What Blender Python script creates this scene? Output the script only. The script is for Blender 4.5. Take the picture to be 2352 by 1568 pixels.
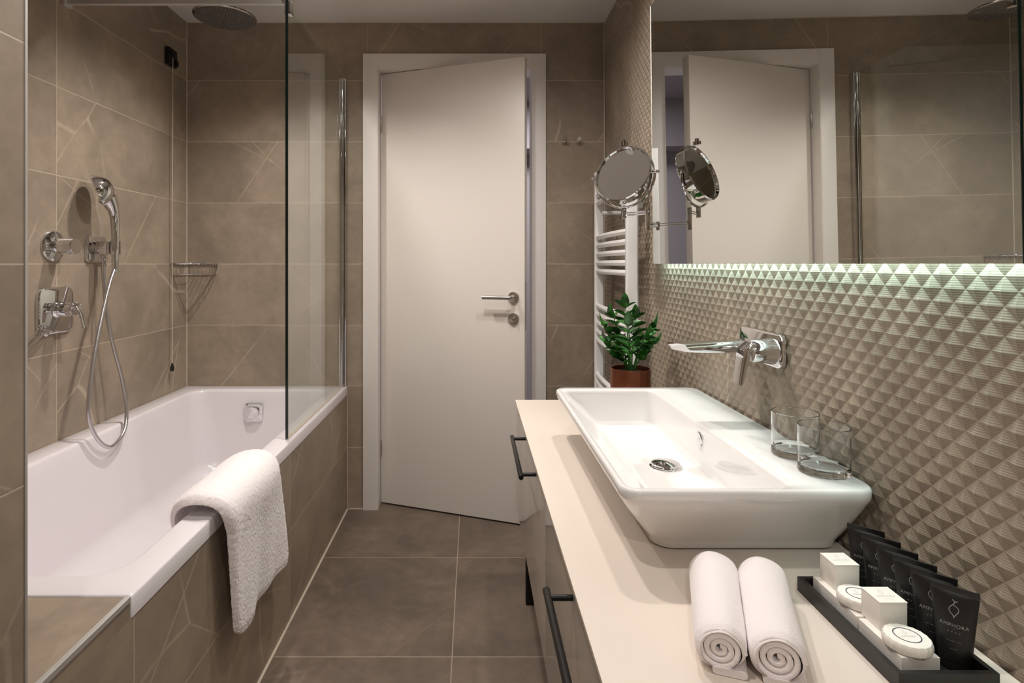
import bpy, math, random
from mathutils import Vector, Matrix
S = bpy.context.scene
C = S.collection
PI = math.pi
for o in list(bpy.data.objects): bpy.data.objects.remove(o)

# ---------------------------------------------------------------- camera, world, lights, exposure
FPX = 1330.0
cd = bpy.data.cameras.new('camera'); cam = bpy.data.objects.new('camera', cd); C.objects.link(cam)
cd.sensor_width = 36.0; cd.lens = 36.0 * FPX / 2352.0
cam.location = (0, 0, 1.203); cam.rotation_euler = (PI/2, 0, 0)
cd.shift_x = (1176 - 1087) / 2352.0; cd.shift_y = -(784 - 606) / 2352.0
cd.clip_start = 0.02; cd.clip_end = 50
S.camera = cam
w = bpy.data.worlds.new('world'); S.world = w; w.use_nodes = True
w.node_tree.nodes['Background'].inputs[0].default_value = (.05, .05, .05, 1)
w.node_tree.nodes['Background'].inputs[1].default_value = 0.2
S.view_settings.view_transform = 'Standard'; S.view_settings.look = 'None'
S.view_settings.gamma = 1.0; S.view_settings.use_curve_mapping = False
S.view_settings.exposure = 0.23
CEIL = 2.39
def lamp(name, x, y, z, power, size, col, rot=(0, 0, 0)):
    l = bpy.data.lights.new(name, 'AREA'); l.shape = 'DISK'; l.size = size
    l.energy = power; l.color = col
    o = bpy.data.objects.new(name, l); C.objects.link(o); o.location = (x, y, z); o.rotation_euler = rot
    return o
def spot(name, x, y, z, power, angle, blend, col):
    l = bpy.data.lights.new(name, 'SPOT'); l.energy = power; l.color = col
    l.spot_size = math.radians(angle); l.spot_blend = blend; l.shadow_soft_size = .035
    o = bpy.data.objects.new(name, l); C.objects.link(o); o.location = (x, y, z)
    return o
WARM = (1.0, .94, .89)
DOWN = [(-.76, 2.20, 56), (.40, 1.72, 27), (-.12, 1.74, 44), (-.26, .55, 27), (.0, -.8, 42)]  # third entry is an extra lamp, added to brighten the door
for dx, dy, pw in DOWN:
    spot('downlight_lamp', dx, dy, CEIL - .012, pw, 128 if dx < -.7 else 160, .9, WARM)
lamp('hall_lamp', .8, 3.6, 2.36, 26.0, .5, (1.0, .95, 1.0))

# ---------------------------------------------------------------- mesh helpers
class MB:
    def __init__(s): s.v = []; s.f = []
    def add(s, vs, fs, M=None):
        n = len(s.v)
        s.v += [tuple((M @ Vector(p)) if M is not None else p) for p in vs]
        s.f += [tuple(i + n for i in f) for f in fs]
        return s
    def box(s, x0, x1, y0, y1, z0, z1, b=0.0, M=None):
        if b <= 0:
            vs = [(x, y, z) for z in (z0, z1) for y in (y0, y1) for x in (x0, x1)]
            return s.add(vs, [(0, 2, 3, 1), (4, 5, 7, 6), (0, 1, 5, 4), (2, 6, 7, 3), (0, 4, 6, 2), (1, 3, 7, 5)], M)
        import bmesh
        bm = bmesh.new(); bmesh.ops.create_cube(bm, size=1)
        for v in bm.verts:
            v.co = ((x0+x1)/2 + v.co.x*(x1-x0), (y0+y1)/2 + v.co.y*(y1-y0), (z0+z1)/2 + v.co.z*(z1-z0))
        bmesh.ops.bevel(bm, geom=list(bm.edges), offset=b, segments=2, profile=.7, affect='EDGES')
        bm.verts.index_update()
        s.add([tuple(v.co) for v in bm.verts], [tuple(v.index for v in f.verts) for f in bm.faces], M)
        bm.free(); return s
    def loft(s, rings, close=True, cap0=False, cap1=False, M=None):
        n = len(rings[0]); vs = [p for r in rings for p in r]; fs = []
        for i in range(len(rings)-1):
            for j in range(n if close else n-1):
                a = i*n+j; b = i*n+(j+1) % n
                fs.append((a, b, b+n, a+n))
        if cap0: fs.append(tuple(range(n-1, -1, -1)))
        if cap1: fs.append(tuple(range((len(rings)-1)*n, len(rings)*n)))
        return s.add(vs, fs, M)
    def lathe(s, prof, c=(0, 0, 0), axis=(0, 0, 1), n=32, cap0=True, cap1=True):
        # prof: (radius, height along axis)
        M = Matrix.Translation(c) @ Vector(axis).normalized().to_track_quat('Z', 'Y').to_matrix().to_4x4()
        rings = [[(r*math.cos(2*PI*k/n), r*math.sin(2*PI*k/n), h) for k in range(n)] for r, h in prof]
        return s.loft(rings, True, cap0, cap1, M)
    def cyl(s, p0, p1, r, n=20, b=0.0):
        p0 = Vector(p0); p1 = Vector(p1); L = (p1-p0).length
        b = min(b, r*.6)
        prof = [(r, 0), (r, L)] if b <= 0 else [(r-b, 0), (r-b*.3, b*.3), (r, b), (r, L-b), (r-b*.3, L-b*.3), (r-b, L)]
        return s.lathe(prof, p0, p1-p0, n)
    def tube(s, pts, r, n=10, sub=1, cap=True):
        P = [Vector(p) for p in pts]
        if sub > 1: P = spline(P, sub)
        R = r if isinstance(r, list) else [r]*len(P)
        if len(R) != len(P):
            R = [R[0] + (R[-1]-R[0])*i/(len(P)-1) for i in range(len(P))] if len(R) == 2 else \
                [R[min(len(R)-1, int(i*(len(R)-1)/(len(P)-1)))] for i in range(len(P))]
        t0 = (P[1]-P[0]).normalized()
        up = Vector((0, 0, 1)) if abs(t0.z) < .9 else Vector((1, 0, 0))
        nv = t0.cross(up).normalized(); rings = []
        for i, p in enumerate(P):
            t = (P[min(i+1, len(P)-1)] - P[max(i-1, 0)]).normalized()
            nv = (nv - t*nv.dot(t)).normalized(); bv = t.cross(nv)
            rings.append([tuple(p + (nv*math.cos(2*PI*k/n) + bv*math.sin(2*PI*k/n))*R[i]) for k in range(n)])
        return s.loft(rings, True, cap, cap)
    def plate(s, c, u, v, w_, h, r, t, bev=.0015, n=6):
        # rounded rectangle slab: centre of the back face c, axes u,v, thickness t along u x v
        u = Vector(u).normalized(); v = Vector(v).normalized(); nn = u.cross(v); c = Vector(c)
        def ring(inset, d):
            return [tuple(c + u*x + v*y + nn*d) for x, y in rr2(-w_/2+inset, w_/2-inset, -h/2+inset, h/2-inset, max(r-inset, .0005), n)]
        return s.loft([ring(0, 0), ring(0, t-bev), ring(bev*.3, t-bev*.3), ring(bev, t)], True, True, True)

def spline(P, sub):
    out = []
    for i in range(len(P)-1):
        a = P[max(i-1, 0)]; b = P[i]; c = P[i+1]; d = P[min(i+2, len(P)-1)]
        for k in range(sub):
            t = k/sub
            out.append(.5*((2*b) + (c-a)*t + (2*a-5*b+4*c-d)*t*t + (3*b-a-3*c+d)*t*t*t))
    out.append(P[-1]); return out
def rr2(x0, x1, y0, y1, r, n=6):
    r = min(r, (x1-x0)/2-1e-5, (y1-y0)/2-1e-5); out = []
    for cx, cy, a0 in ((x1-r, y1-r, 0), (x0+r, y1-r, PI/2), (x0+r, y0+r, PI), (x1-r, y0+r, 1.5*PI)):
        for k in range(n+1):
            a = a0 + PI/2*k/n; out.append((cx + r*math.cos(a), cy + r*math.sin(a)))
    return out
def rrect(x0, x1, y0, y1, r, z, n=6): return [(x, y, z) for x, y in rr2(x0, x1, y0, y1, r, n)]

def wmat(o):
    M = Matrix.LocRotScale(o.location, o.rotation_euler, o.scale)
    return (wmat(o.parent) @ M) if o.parent else M
def obj(name, mb, m, parent=None, loc=None, sharp=32, smooth=True, label=None):
    me = bpy.data.meshes.new(name)
    if parent is not None: Mi = wmat(parent).inverted()
    elif loc is not None: Mi = Matrix.Translation(loc).inverted()
    else: Mi = Matrix.Identity(4)
    me.from_pydata([tuple(Mi @ Vector(p)) for p in mb.v], [], mb.f)
    me.validate(); me.materials.append(m)
    import bmesh
    bm = bmesh.new(); bm.from_mesh(me); bmesh.ops.recalc_face_normals(bm, faces=bm.faces); bm.to_mesh(me); bm.free()
    if smooth:
        me.polygons.foreach_set('use_smooth', [True]*len(me.polygons))
        me.set_sharp_from_angle(angle=math.radians(sharp))
    o = bpy.data.objects.new(name, me); C.objects.link(o)
    if parent is not None: o.parent = parent
    elif loc is not None: o.location = loc
    if label: o['label'] = label
    return o
def tag(o, label, cat, group=None):
    o['label'] = label; o['category'] = cat
    if group: o['group'] = group
    return o
def thing(name, label, cat, loc, group=None, rz=0):
    o = bpy.data.objects.new(name, None); C.objects.link(o); o.location = loc; o.rotation_euler = (0, 0, rz)
    o.empty_display_size = .05
    return tag(o, label, cat, group)
def struct(name, mb, m, smooth=False, parent=None):
    o = obj(name, mb, m, parent=parent, smooth=smooth)
    if parent is None: o['kind'] = 'structure'
    return o
def dup(root, loc=None, rz=None, label=None):
    r = root.copy(); C.objects.link(r)
    if loc: r.location = loc
    if rz is not None: r.rotation_euler = (0, 0, rz)
    if label: r['label'] = label
    for ch in list(root.children):
        c = ch.copy(); C.objects.link(c); c.parent = r
        for g in list(ch.children):
            d = g.copy(); C.objects.link(d); d.parent = c
    return r

# ---------------------------------------------------------------- materials
def srgb(r, g, b):
    f = lambda c: (c/255/12.92) if c/255 <= .04045 else ((c/255+.055)/1.055)**2.4
    return (f(r), f(g), f(b), 1)
def mat(name, col, rough=.5, metal=0.0, spec=.5, coat=0.0, sheen=0.0):
    m = bpy.data.materials.new(name); m.use_nodes = True
    p = m.node_tree.nodes['Principled BSDF']
    p.inputs['Base Color'].default_value = col; p.inputs['Roughness'].default_value = rough
    p.inputs['Metallic'].default_value = metal; p.inputs['Specular IOR Level'].default_value = spec
    p.inputs['Coat Weight'].default_value = coat
    if sheen: p.inputs['Sheen Weight'].default_value = sheen
    return m
class NT:
    def __init__(s, m): s.t = m.node_tree; s.n = s.t.nodes; s.l = s.t.links; s.p = s.n.get('Principled BSDF')
    def new(s, ty, **kw):
        n = s.n.new(ty)
        for k, v in kw.items(): setattr(n, k, v)
        return n
    def put(s, sock, v):
        if hasattr(v, 'is_output') or isinstance(v, bpy.types.NodeSocket): s.l.new(v, sock)
        else: sock.default_value = v
    def math(s, op, a, b=None, c=None, clamp=False):
        n = s.new('ShaderNodeMath', operation=op); n.use_clamp = clamp
        s.put(n.inputs[0], a)
        if b is not None: s.put(n.inputs[1], b)
        if c is not None: s.put(n.inputs[2], c)
        return n.outputs[0]
    def ramp(s, v, a, b, o0=0.0, o1=1.0):
        n = s.new('ShaderNodeMapRange'); n.interpolation_type = 'SMOOTHSTEP'
        s.put(n.inputs['Value'], v); n.inputs['From Min'].default_value = a; n.inputs['From Max'].default_value = b
        n.inputs['To Min'].default_value = o0; n.inputs['To Max'].default_value = o1
        return n.outputs[0]
    def ramp_lin(s, f, a, b):
        n = s.new('ShaderNodeMapRange'); s.put(n.inputs['Value'], f); n.inputs['To Min'].default_value = a; n.inputs['To Max'].default_value = b
        return n.outputs[0]
    def noise(s, vec, scale, detail=3, rough=.5, dist=0.0):
        n = s.new('ShaderNodeTexNoise'); s.put(n.inputs['Vector'], vec)
        n.inputs['Scale'].default_value = scale; n.inputs['Detail'].default_value = detail
        n.inputs['Roughness'].default_value = rough; n.inputs['Distortion'].default_value = dist
        return n
    def mix(s, f, a, b, blend='MIX'):
        n = s.new('ShaderNodeMix', data_type='RGBA', blend_type=blend)
        s.put(n.inputs[0], f); s.put(n.inputs[6], a); s.put(n.inputs[7], b)
        return n.outputs[2]
    def bump(s, h, strength, dist):
        n = s.new('ShaderNodeBump'); n.inputs['Strength'].default_value = strength; n.inputs['Distance'].default_value = dist
        s.put(n.inputs['Height'], h); s.l.new(n.outputs[0], s.p.inputs['Normal'])

def tile_mat(name, ax_u, ax_v, u0, pu, v0, pv, base, grout, rough=.45, gw=.0014, vein=.36, mott=.16, seed=0.0, relief=False, umin=None):
    m = mat(name, base, rough, spec=.4); t = NT(m)
    geo = t.new('ShaderNodeNewGeometry'); sp = t.new('ShaderNodeSeparateXYZ'); t.l.new(geo.outputs['Position'], sp.inputs[0])
    u = sp.outputs[ax_u]; v = sp.outputs[ax_v]
    fu = t.math('DIVIDE', t.math('SUBTRACT', u if umin is None else t.math('MAXIMUM', u, umin), u0), pu); fv = t.math('DIVIDE', t.math('SUBTRACT', v, v0), pv)
    def edge(f, p):
        fr = t.math('FRACT', f); return t.math('MULTIPLY', t.math('MINIMUM', fr, t.math('SUBTRACT', 1.0, fr)), p)
    eu = edge(fu, pu); ev = edge(fv, pv)
    d = t.math('MINIMUM', eu, ev) if not relief else eu
    g = t.ramp(d, gw*.6, gw*1.3, 1.0, 0.0)
    iu = t.math('FLOOR', fu); iv = t.math('FLOOR', fv)
    tid = t.math('ADD', t.math('MULTIPLY', iu, 3.71), t.math('MULTIPLY', iv, 7.13 if not relief else 0.0))
    cmb = t.new('ShaderNodeCombineXYZ')
    t.put(cmb.inputs[0], t.math('ADD', u, t.math('MULTIPLY', tid, 1.37))); t.put(cmb.inputs[1], t.math('ADD', v, t.math('MULTIPLY', tid, .83)))
    t.put(cmb.inputs[2], t.math('ADD', tid, seed))
    vec = cmb.outputs[0]
    # mottling
    n1 = t.noise(vec, 3.2, 5, .6, .4); n2 = t.noise(vec, 24, 6, .7)
    col = t.mix(t.ramp(n1.outputs[0], .3, .7), tuple(c*(1-mott) for c in base[:3])+(1,), tuple(c*(1+mott) for c in base[:3])+(1,))
    k2 = t.ramp(n2.outputs[0], .25, .75, 1-mott*.6, 1+mott*.5)
    cb = t.new('ShaderNodeCombineXYZ'); [t.put(cb.inputs[i], k2) for i in range(3)]
    col = t.mix(1.0, col, cb.outputs[0], 'MULTIPLY')
    # veins: thin light diagonal lines
    def veins(rot, sx, sy, scale, wd, lo, sd):
        m0 = t.new('ShaderNodeMapping'); t.l.new(vec, m0.inputs[0]); m0.inputs['Rotation'].default_value = (0, 0, rot)
        mp = t.new('ShaderNodeMapping'); t.l.new(m0.outputs[0], mp.inputs[0])
        mp.inputs['Scale'].default_value = (sx, sy, 1); mp.inputs['Location'].default_value = (sd, sd*1.7, sd)
        dn = t.noise(mp.outputs[0], 2.5, 2)
        ad = t.new('ShaderNodeMix', data_type='VECTOR'); ad.inputs[0].default_value = .09
        t.l.new(mp.outputs[0], ad.inputs[4]); t.l.new(dn.outputs['Color'], ad.inputs[5])
        vo = t.new('ShaderNodeTexVoronoi', feature='DISTANCE_TO_EDGE'); vo.voronoi_dimensions = '2D'
        t.l.new(ad.outputs[1], vo.inputs['Vector']); vo.inputs['Scale'].default_value = scale
        line = t.ramp(vo.outputs['Distance'], wd*.3, wd, 1, 0)
        mk = t.noise(vec, 2.6, 2); mk.inputs['Lacunarity'].default_value = 2
        return t.math('MULTIPLY', line, t.ramp(mk.outputs[0], lo, lo+.12))
    va = t.math('MAXIMUM', veins(.62, .85, .22, 2.6, .0065, .46, 1.3), t.math('MULTIPLY', veins(-.95, .9, .25, 2.4, .0055, .50, 4.1), .8))
    vcol = tuple(min(1, c*2.1+.04) for c in base[:3])+(1,)
    col = t.mix(t.math('MULTIPLY', va, vein), col, vcol)
    col = t.mix(g, col, grout)
    t.l.new(col, t.p.inputs['Base Color'])
    rr = t.ramp(n2.outputs[0], .3, .7, rough-.05, rough+.08); t.l.new(rr, t.p.inputs['Roughness'])
    h = t.math('SUBTRACT', t.math('MULTIPLY', n2.outputs[0], .25), g)
    if relief:
        wv = t.math('SINE', t.math('MULTIPLY', sp.outputs[2], 2*PI/.0032))
        h = t.math('ADD', h, t.math('MULTIPLY', wv, .35))
    t.bump(h, .25, .0012)
    return m

TB = srgb(152, 137, 120); GR = srgb(192, 177, 157)
M_back = tile_mat('back_wall_tile', 0, 2, -.518, .852, .003, .3, TB, GR, seed=1, umin=-1.36)
M_left = tile_mat('left_wall_tile', 1, 2, 1.957, .9, .003, .3, TB, GR, seed=5)
M_panel = tile_mat('bath_panel_tile', 1, 2, 1.957, .9, .003, .3, TB, GR, seed=9)
M_ledge = tile_mat('ledge_tile', 0, 1, -2, 3, -2, 6, TB, GR, seed=12)
M_floor = tile_mat('floor_tile', 0, 1, -.065, .6, 2.374, .6, srgb(112, 98, 86), srgb(165, 150, 133), rough=.5, gw=.0017, vein=.13, mott=.24, seed=20)
M_relief = tile_mat('relief_tile', 1, 2, 1.473, .9, 0, .3, srgb(150, 137, 121), GR, rough=.5, vein=.3, seed=30, relief=True, gw=.0012)
M_ceil = mat('ceiling_paint', srgb(222, 217, 211), .9)
M_door = mat('door_white', srgb(232, 224, 216), .35)
M_frame = mat('frame_white', srgb(232, 226, 220), .4)
M_hall = mat('hall_paint', srgb(168, 162, 166), .8)
M_hallfloor = mat('hall_floor', srgb(110, 105, 105), .6)
M_chrome = mat('chrome', (.74, .74, .75, 1), .05, 1.0)
M_hose = mat('hose_metal', (.62, .61, .62, 1), .28, 1.0)
M_nickel = mat('satin_nickel', (.55, .52, .49, 1), .3, 1.0)
M_alu = mat('brushed_aluminium', (.62, .60, .57, 1), .5, .6)
M_bath = mat('bath_acrylic', srgb(228, 222, 225), .18, spec=.5)
M_ceramic = mat('glazed_ceramic', srgb(242, 240, 238), .06, spec=.6, coat=.3)
M_silicone = mat('silicone', srgb(205, 192, 175), .6)
M_black = mat('black_plastic', srgb(18, 16, 16), .45)
M_blackmetal = mat('black_metal', srgb(24, 22, 21), .38, .3)
M_darkmetal = mat('dark_rubber_face', srgb(92, 86, 82), .5)
M_rad = mat('white_enamel', srgb(240, 238, 236), .25)
M_counter = mat('worktop_cream', srgb(226, 214, 202), .42)
M_cab = mat('taupe_gloss_lacquer', srgb(196, 187, 176), .14, spec=.5, coat=.4)
M_cabbody = mat('cabinet_body', srgb(150, 140, 128), .5)
M_card = mat('white_card', srgb(242, 236, 228), .6)
M_tray = mat('black_tray', srgb(22, 20, 19), .4)
M_tubeb = mat('black_tube_plastic', srgb(20, 18, 18), .42)
M_print = mat('grey_print', srgb(150, 148, 146), .5)
M_printpale = mat('pale_print', srgb(185, 182, 182), .6)
M_ring = mat('slate_ring_print', srgb(70, 76, 88), .5)
M_stem = mat('plant_stem', srgb(60, 110, 50), .5)
M_soil = mat('potting_soil', srgb(40, 28, 20), .9)
M_mirror = mat('silvered_glass', (.80, .82, .80, 1), .0, 1.0)
M_cord = mat('white_cord', srgb(200, 188, 172), .6)
def leaf_material():
    m = mat('leaf_green', srgb(28, 92, 40), .28); t = NT(m)
    tc = t.new('ShaderNodeTexCoord'); n = t.noise(tc.outputs['Object'], 28, 2)
    t.l.new(t.mix(t.ramp(n.outputs[0], .35, .65), srgb(20, 58, 22), srgb(58, 122, 44)), t.p.inputs['Base Color'])
    return m
M_leaf = leaf_material()
def copper():
    m = mat('brushed_copper', srgb(128, 74, 52), .34, .75); t = NT(m)
    tc = t.new('ShaderNodeTexCoord'); mp = t.new('ShaderNodeMapping'); t.l.new(tc.outputs['Object'], mp.inputs[0])
    mp.inputs['Scale'].default_value = (60, 60, 2); n = t.noise(mp.outputs[0], 2, 4)
    t.l.new(t.mix(n.outputs[0], srgb(96, 52, 38), srgb(158, 98, 70)), t.p.inputs['Base Color'])
    return m
M_copper = copper()
def terry():
    m = mat('terry_cotton', srgb(250, 243, 243), .95, spec=.1, sheen=.5); t = NT(m)
    tc = t.new('ShaderNodeTexCoord'); n = t.noise(tc.outputs['Object'], 420, 3, .7); n2 = t.noise(tc.outputs['Object'], 60, 3, .6)
    h = t.math('ADD', n.outputs[0], t.math('MULTIPLY', n2.outputs[0], 1.3)); t.bump(h, .45, .0025)
    return m
M_terry = terry()
def thin_glass(name, tint, refl=1.0, ior=1.5):
    m = bpy.data.materials.new(name); m.use_nodes = True; t = NT(m)
    t.n.remove(t.p); out = t.n['Material Output']
    tr = t.new('ShaderNodeBsdfTransparent'); tr.inputs[0].default_value = tint
    gl = t.new('ShaderNodeBsdfGlossy'); gl.inputs['Roughness'].default_value = 0.0; gl.inputs[0].default_value = (refl, refl, refl, 1)
    fr = t.new('ShaderNodeFresnel'); geo = t.new('ShaderNodeNewGeometry')
    t.l.new(t.ramp_lin(geo.outputs['Backfacing'], ior, 1/ior), fr.inputs[0])   # same air-to-glass reflectance on both faces of the slab
    mx = t.new('ShaderNodeMixShader'); t.l.new(fr.outputs[0], mx.inputs[0]); t.l.new(tr.outputs[0], mx.inputs[1]); t.l.new(gl.outputs[0], mx.inputs[2])
    t.l.new(mx.outputs[0], out.inputs[0]); return m
M_pane = thin_glass('clear_pane', (.94, .96, .945, 1), 1.0, 1.6)
M_edge = mat('glass_edge_dark', srgb(14, 30, 26), .15)
M_tumbler = thin_glass('tumbler_wall_glass', (.955, .965, .96, 1), 1.0, 1.45)
def glass():
    m = mat('solid_glass', (.97, .98, .975, 1), 0.0); p = m.node_tree.nodes['Principled BSDF']
    p.inputs['Transmission Weight'].default_value = 1.0; p.inputs['IOR'].default_value = 1.45; return m
M_glass = glass()
def emit(name, col, st):
    m = bpy.data.materials.new(name); m.use_nodes = True; t = NT(m); t.n.remove(t.p)
    e = t.new('ShaderNodeEmission'); e.inputs[0].default_value = col; e.inputs[1].default_value = st
    t.l.new(e.outputs[0], t.n['Material Output'].inputs[0]); return m
LEDCOL = (.66, .95, .92, 1)
M_led = emit('led_strip_light', LEDCOL, 40.0)
M_ledside = emit('led_side_light', LEDCOL, 1.4)

# ---------------------------------------------------------------- the room
XL, XR, YB, YN = -1.408, .649, 2.845, -1.5
struct('floor', MB().box(XL-.1, XR+.1, YN-.1, YB+.12, -.1, 0), M_floor)
struct('ceiling', MB().box(XL-.1, XR+.1, YN-.1, YB+.12, CEIL, CEIL+.1), M_ceil)
struct('wall_left', MB().box(XL-.1, XL, YN-.1, YB, 0, CEIL), M_left)
mb = MB()
mb.box(XL-.1, -.466, YB, YB+.12, 0, CEIL); mb.box(.288, XR+.1, YB, YB+.12, 0, CEIL); mb.box(-.466, .288, YB, YB+.12, 2.16, CEIL)
struct('wall_back', mb, M_back)
struct('wall_rear', MB().box(XL-.1, XR+.1, YN-.1, YN, 0, CEIL), M_left)
struct('wall_near_left', MB().box(XL, -.609, YN, .785, 0, CEIL), M_left)
# relief wall: pyramids on a diagonal lattice
def relief_wall():
    d = .0374; st = d/2; y1 = YB; y0 = YN; nz = int(CEIL/st)+2; ny = int((y1-y0)/st)+1
    vs = []; fs = []; idx = {}
    zt = 1.207 + st*64
    for a in range(ny+1):
        y = y1 - a*st - .006
        for b in range(nz+3):
            z = zt - b*st
            idx[a, b] = len(vs)
            vs.append((XR - (.0047 if (a+b) % 2 == 0 else .0), min(max(y, y0), y1), min(max(z, 0), CEIL)))
    for a in range(ny+1):
        for b in range(nz+3):
            if (a+b) % 2: continue
            q = [(a-1, b), (a, b-1), (a+1, b), (a, b+1)]
            for i in range(4):
                p, r = q[i], q[(i+1) % 4]
                if p in idx and r in idx: fs.append((idx[a, b], idx[p], idx[r]))
    m = MB(); m.add(vs, fs)
    m.box(XR+.0005, XR+.1, YN-.1, YB+.12, 0, CEIL)
    return m
struct('wall_right', relief_wall(), M_relief)
# bath surround
struct('wall_bath_side', MB().box(-.66, -.619, .785, YB, 0, .562), M_panel)
mb = MB().box(XL, -.66, .785, 1.043, .50, .602); mb.box(-.66, -.627, .785, 1.043, .562, .602); mb.box(-.66, -.619, .785, 1.043, .562, .5935)
struct('wall_bath_ledge', mb, M_ledge)
mb = MB(); mb.box(-.627, -.617, .785, 1.043, .594, .6045, .001)
struct('trim_1', mb, M_alu)
struct('trim_2', MB().box(-.6205, -.6075, .7855, .7895, 0, CEIL), M_alu)
mb = MB(); mb.box(-.619, -.612, .8, YB, 0, .004); mb.box(-.619, -.539, YB-.006, YB, 0, .004)
mb.box(-.6195, -.6165, YB-.003, YB, 0, .562)
struct('trim_3', mb, M_silicone)
mb = MB(); mb.box(XL, XL+.0035, YB-.0035, YB, .6, CEIL); mb.box(XR-.0075, XR-.004, YB-.004, YB, 0, CEIL)
mb.box(XL, XR, YB-.004, YB, CEIL-.004, CEIL)
struct('trim_4', mb, M_silicone)
# hall beyond the door
struct('floor_hall', MB().box(-1.2, 2.2, YB+.12, 4.6, -.1, 0), M_hallfloor)
struct('ceiling_hall', MB().box(-1.2, 2.2, YB+.12, 4.6, CEIL, CEIL+.1), M_hall)
mb = MB(); mb.box(-1.2, 2.2, 4.5, 4.6, 0, CEIL); mb.box(-1.3, -1.2, YB+.12, 4.6, 0, CEIL); mb.box(2.2, 2.3, YB+.12, 4.6, 0, CEIL)
mb.box(-1.2, 2.2, 4.25, 4.5, 2.05, CEIL)
struct('wall_hall', mb, M_hall)

# ---------------------------------------------------------------- door
door = bpy.data.objects.new('door_1', None); C.objects.link(door); door.location = (-.09, YB, 0); door['kind'] = 'structure'
fm = MB()
fm.box(-.539, -.468, 2.829, YB, 0, 2.231, .0015); fm.box(.290, .355, 2.829, YB, 0, 2.231, .0015)
fm.box(-.468, .290, 2.8295, YB, 2.158, 2.231, .0015)
fm.box(-.480, -.4655, 2.831, YB+.115, 0, 2.158); fm.box(.2875, .300, 2.831, YB+.115, 0, 2.158); fm.box(-.468, .29, 2.831, YB+.115, 2.1565, 2.175)
obj('door_frame', fm, M_frame, door)
hx, hy = -.4590, 2.906; ex, ey = .2355, 2.653
du = Vector((ex-hx, ey-hy, 0)); DW = du.length; du.normalize(); dn = Vector((-du.y, du.x, 0))
DM = Matrix(((du.x, dn.x, 0, hx), (du.y, dn.y, 0, hy), (0, 0, 1, 0), (0, 0, 0, 1)))
leaf = obj('door_leaf', MB().box(0, DW, 0, .040, .009, 2.153, .0012, DM), M_door, door)
def dpt(a, b, c): return tuple(DM @ Vector((a, b, c)))
h = MB(); hc = (DW-.052, 1.049)
h.cyl(dpt(hc[0], 0, hc[1]), dpt(hc[0], -.009, hc[1]), .026, 32, .001)
h.tube([dpt(hc[0], -.008, hc[1]), dpt(hc[0], -.040, hc[1]), dpt(hc[0]-.006, -.050, hc[1]), dpt(hc[0]-.018, -.053, hc[1]), dpt(hc[0]-.135, -.053, hc[1])], .0095, 16)
obj('door_handle', h, M_nickel, door, label='brushed nickel lever handle')
h = MB(); h.cyl(dpt(hc[0], 0, .951), dpt(hc[0], -.009, .951), .026, 32, .001); h.cyl(dpt(hc[0], -.009, .951), dpt(hc[0], -.016, .951), .009, 20, .001)
h.box(hc[0]-.003, hc[0]+.003, -.024, -.015, .941, .961, .001, DM)
obj('lock_rosette', h, M_nickel, door, label='round brushed nickel lock turn below the handle')
obj('lock_plate', MB().box(DW-.0005, DW+.0015, .010, .030, .90, 1.12, 0, DM), M_nickel, door)
h = MB()
for z in (.28, 1.90): h.cyl((-.4625, 2.900, z-.04), (-.4625, 2.900, z+.04), .0045, 12, .001)
obj('hinge', h, M_nickel, door)

# ---------------------------------------------------------------- bathtub
bt = thing('bathtub', 'long white acrylic bathtub set in grey tiled surround', 'bathtub', (-1.0, 1.95, 0))
bx0, bx1, by0, by1 = XL+.002, -.6175, 1.047, YB-.002
N = 8
R = [rrect(bx0+.03, bx1-.045, by0+.01, by1-.005, .012, .50, N), rrect(bx0+.03, bx1-.045, by0+.01, by1-.005, .012, .560, N),
     rrect(bx0, bx1, by0, by1, .004, .563, N), rrect(bx0, bx1, by0, by1, .004, .599, N), rrect(bx0+.001, bx1-.0015, by0+.001, by1-.001, .006, .6025, N), rrect(bx0+.004, bx1-.005, by0+.004, by1-.004, .008, .604, N),
     rrect(-1.334, -.6795, 1.108, 2.767, .079, .604, N), rrect(-1.331, -.6825, 1.111, 2.764, .077, .6036, N), rrect(-1.3275, -.686, 1.115, 2.760, .075, .6018, N), rrect(-1.3245, -.689, 1.120, 2.757, .075, .5985, N), rrect(-1.322, -.692, 1.125, 2.755, .075, .593, N)]
for k in range(1, 9):
    t = k/8; z = .593 - .299*t
    R.append(rrect(-1.322+.050*t, -.692-.055*t, 1.125+.20*t**1.2, 2.755-.035*t, .075+.02*t, z, N))
x0, x1, y0, y1 = -1.272, -.747, 1.325, 2.72
for k in range(1, 8):
    a = PI/2*k/7; dxy = .085*(1-math.cos(a)); dz = .075*math.sin(a)
    R.append(rrect(x0+dxy, x1-dxy, y0+dxy*1.4, y1-dxy, .10, .294-dz, N))
R.append(rrect(x0+.2, x1-.2, y0+.5, y1-.4, .05, .215, N))
obj('basin_shell', MB().loft(R, True, False, True), M_bath, bt, sharp=50)
# overflow knob and waste on the far wall
ov = MB(); cc = (-1.037, 2.744, .503)
ov.plate(cc, (1, 0, 0), (0, 0, 1), .086, .086, .012, .014, .002)
ov.v = [(p[0], cc[1]-(cc[1]-p[1]) if p[1] <= cc[1] else cc[1]-(p[1]-cc[1]), p[2]) for p in ov.v]
ov.cyl((cc[0], cc[1]-.012, cc[2]+.006), (cc[0], cc[1]-.034, cc[2]+.004), .030, 28, .003)
ov.box(cc[0]-.016, cc[0]+.040, cc[1]-.040, cc[1]-.024, cc[2]+.034, cc[2]+.044, .002)
obj('overflow_knob', ov, M_chrome, bt, label='square chrome overflow control inside the tub')
wst = MB().cyl((-1.01, 2.45, .2145), (-1.01, 2.45, .2225), .035, 28, .002); obj('waste_plug', wst, M_chrome, bt)

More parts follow.
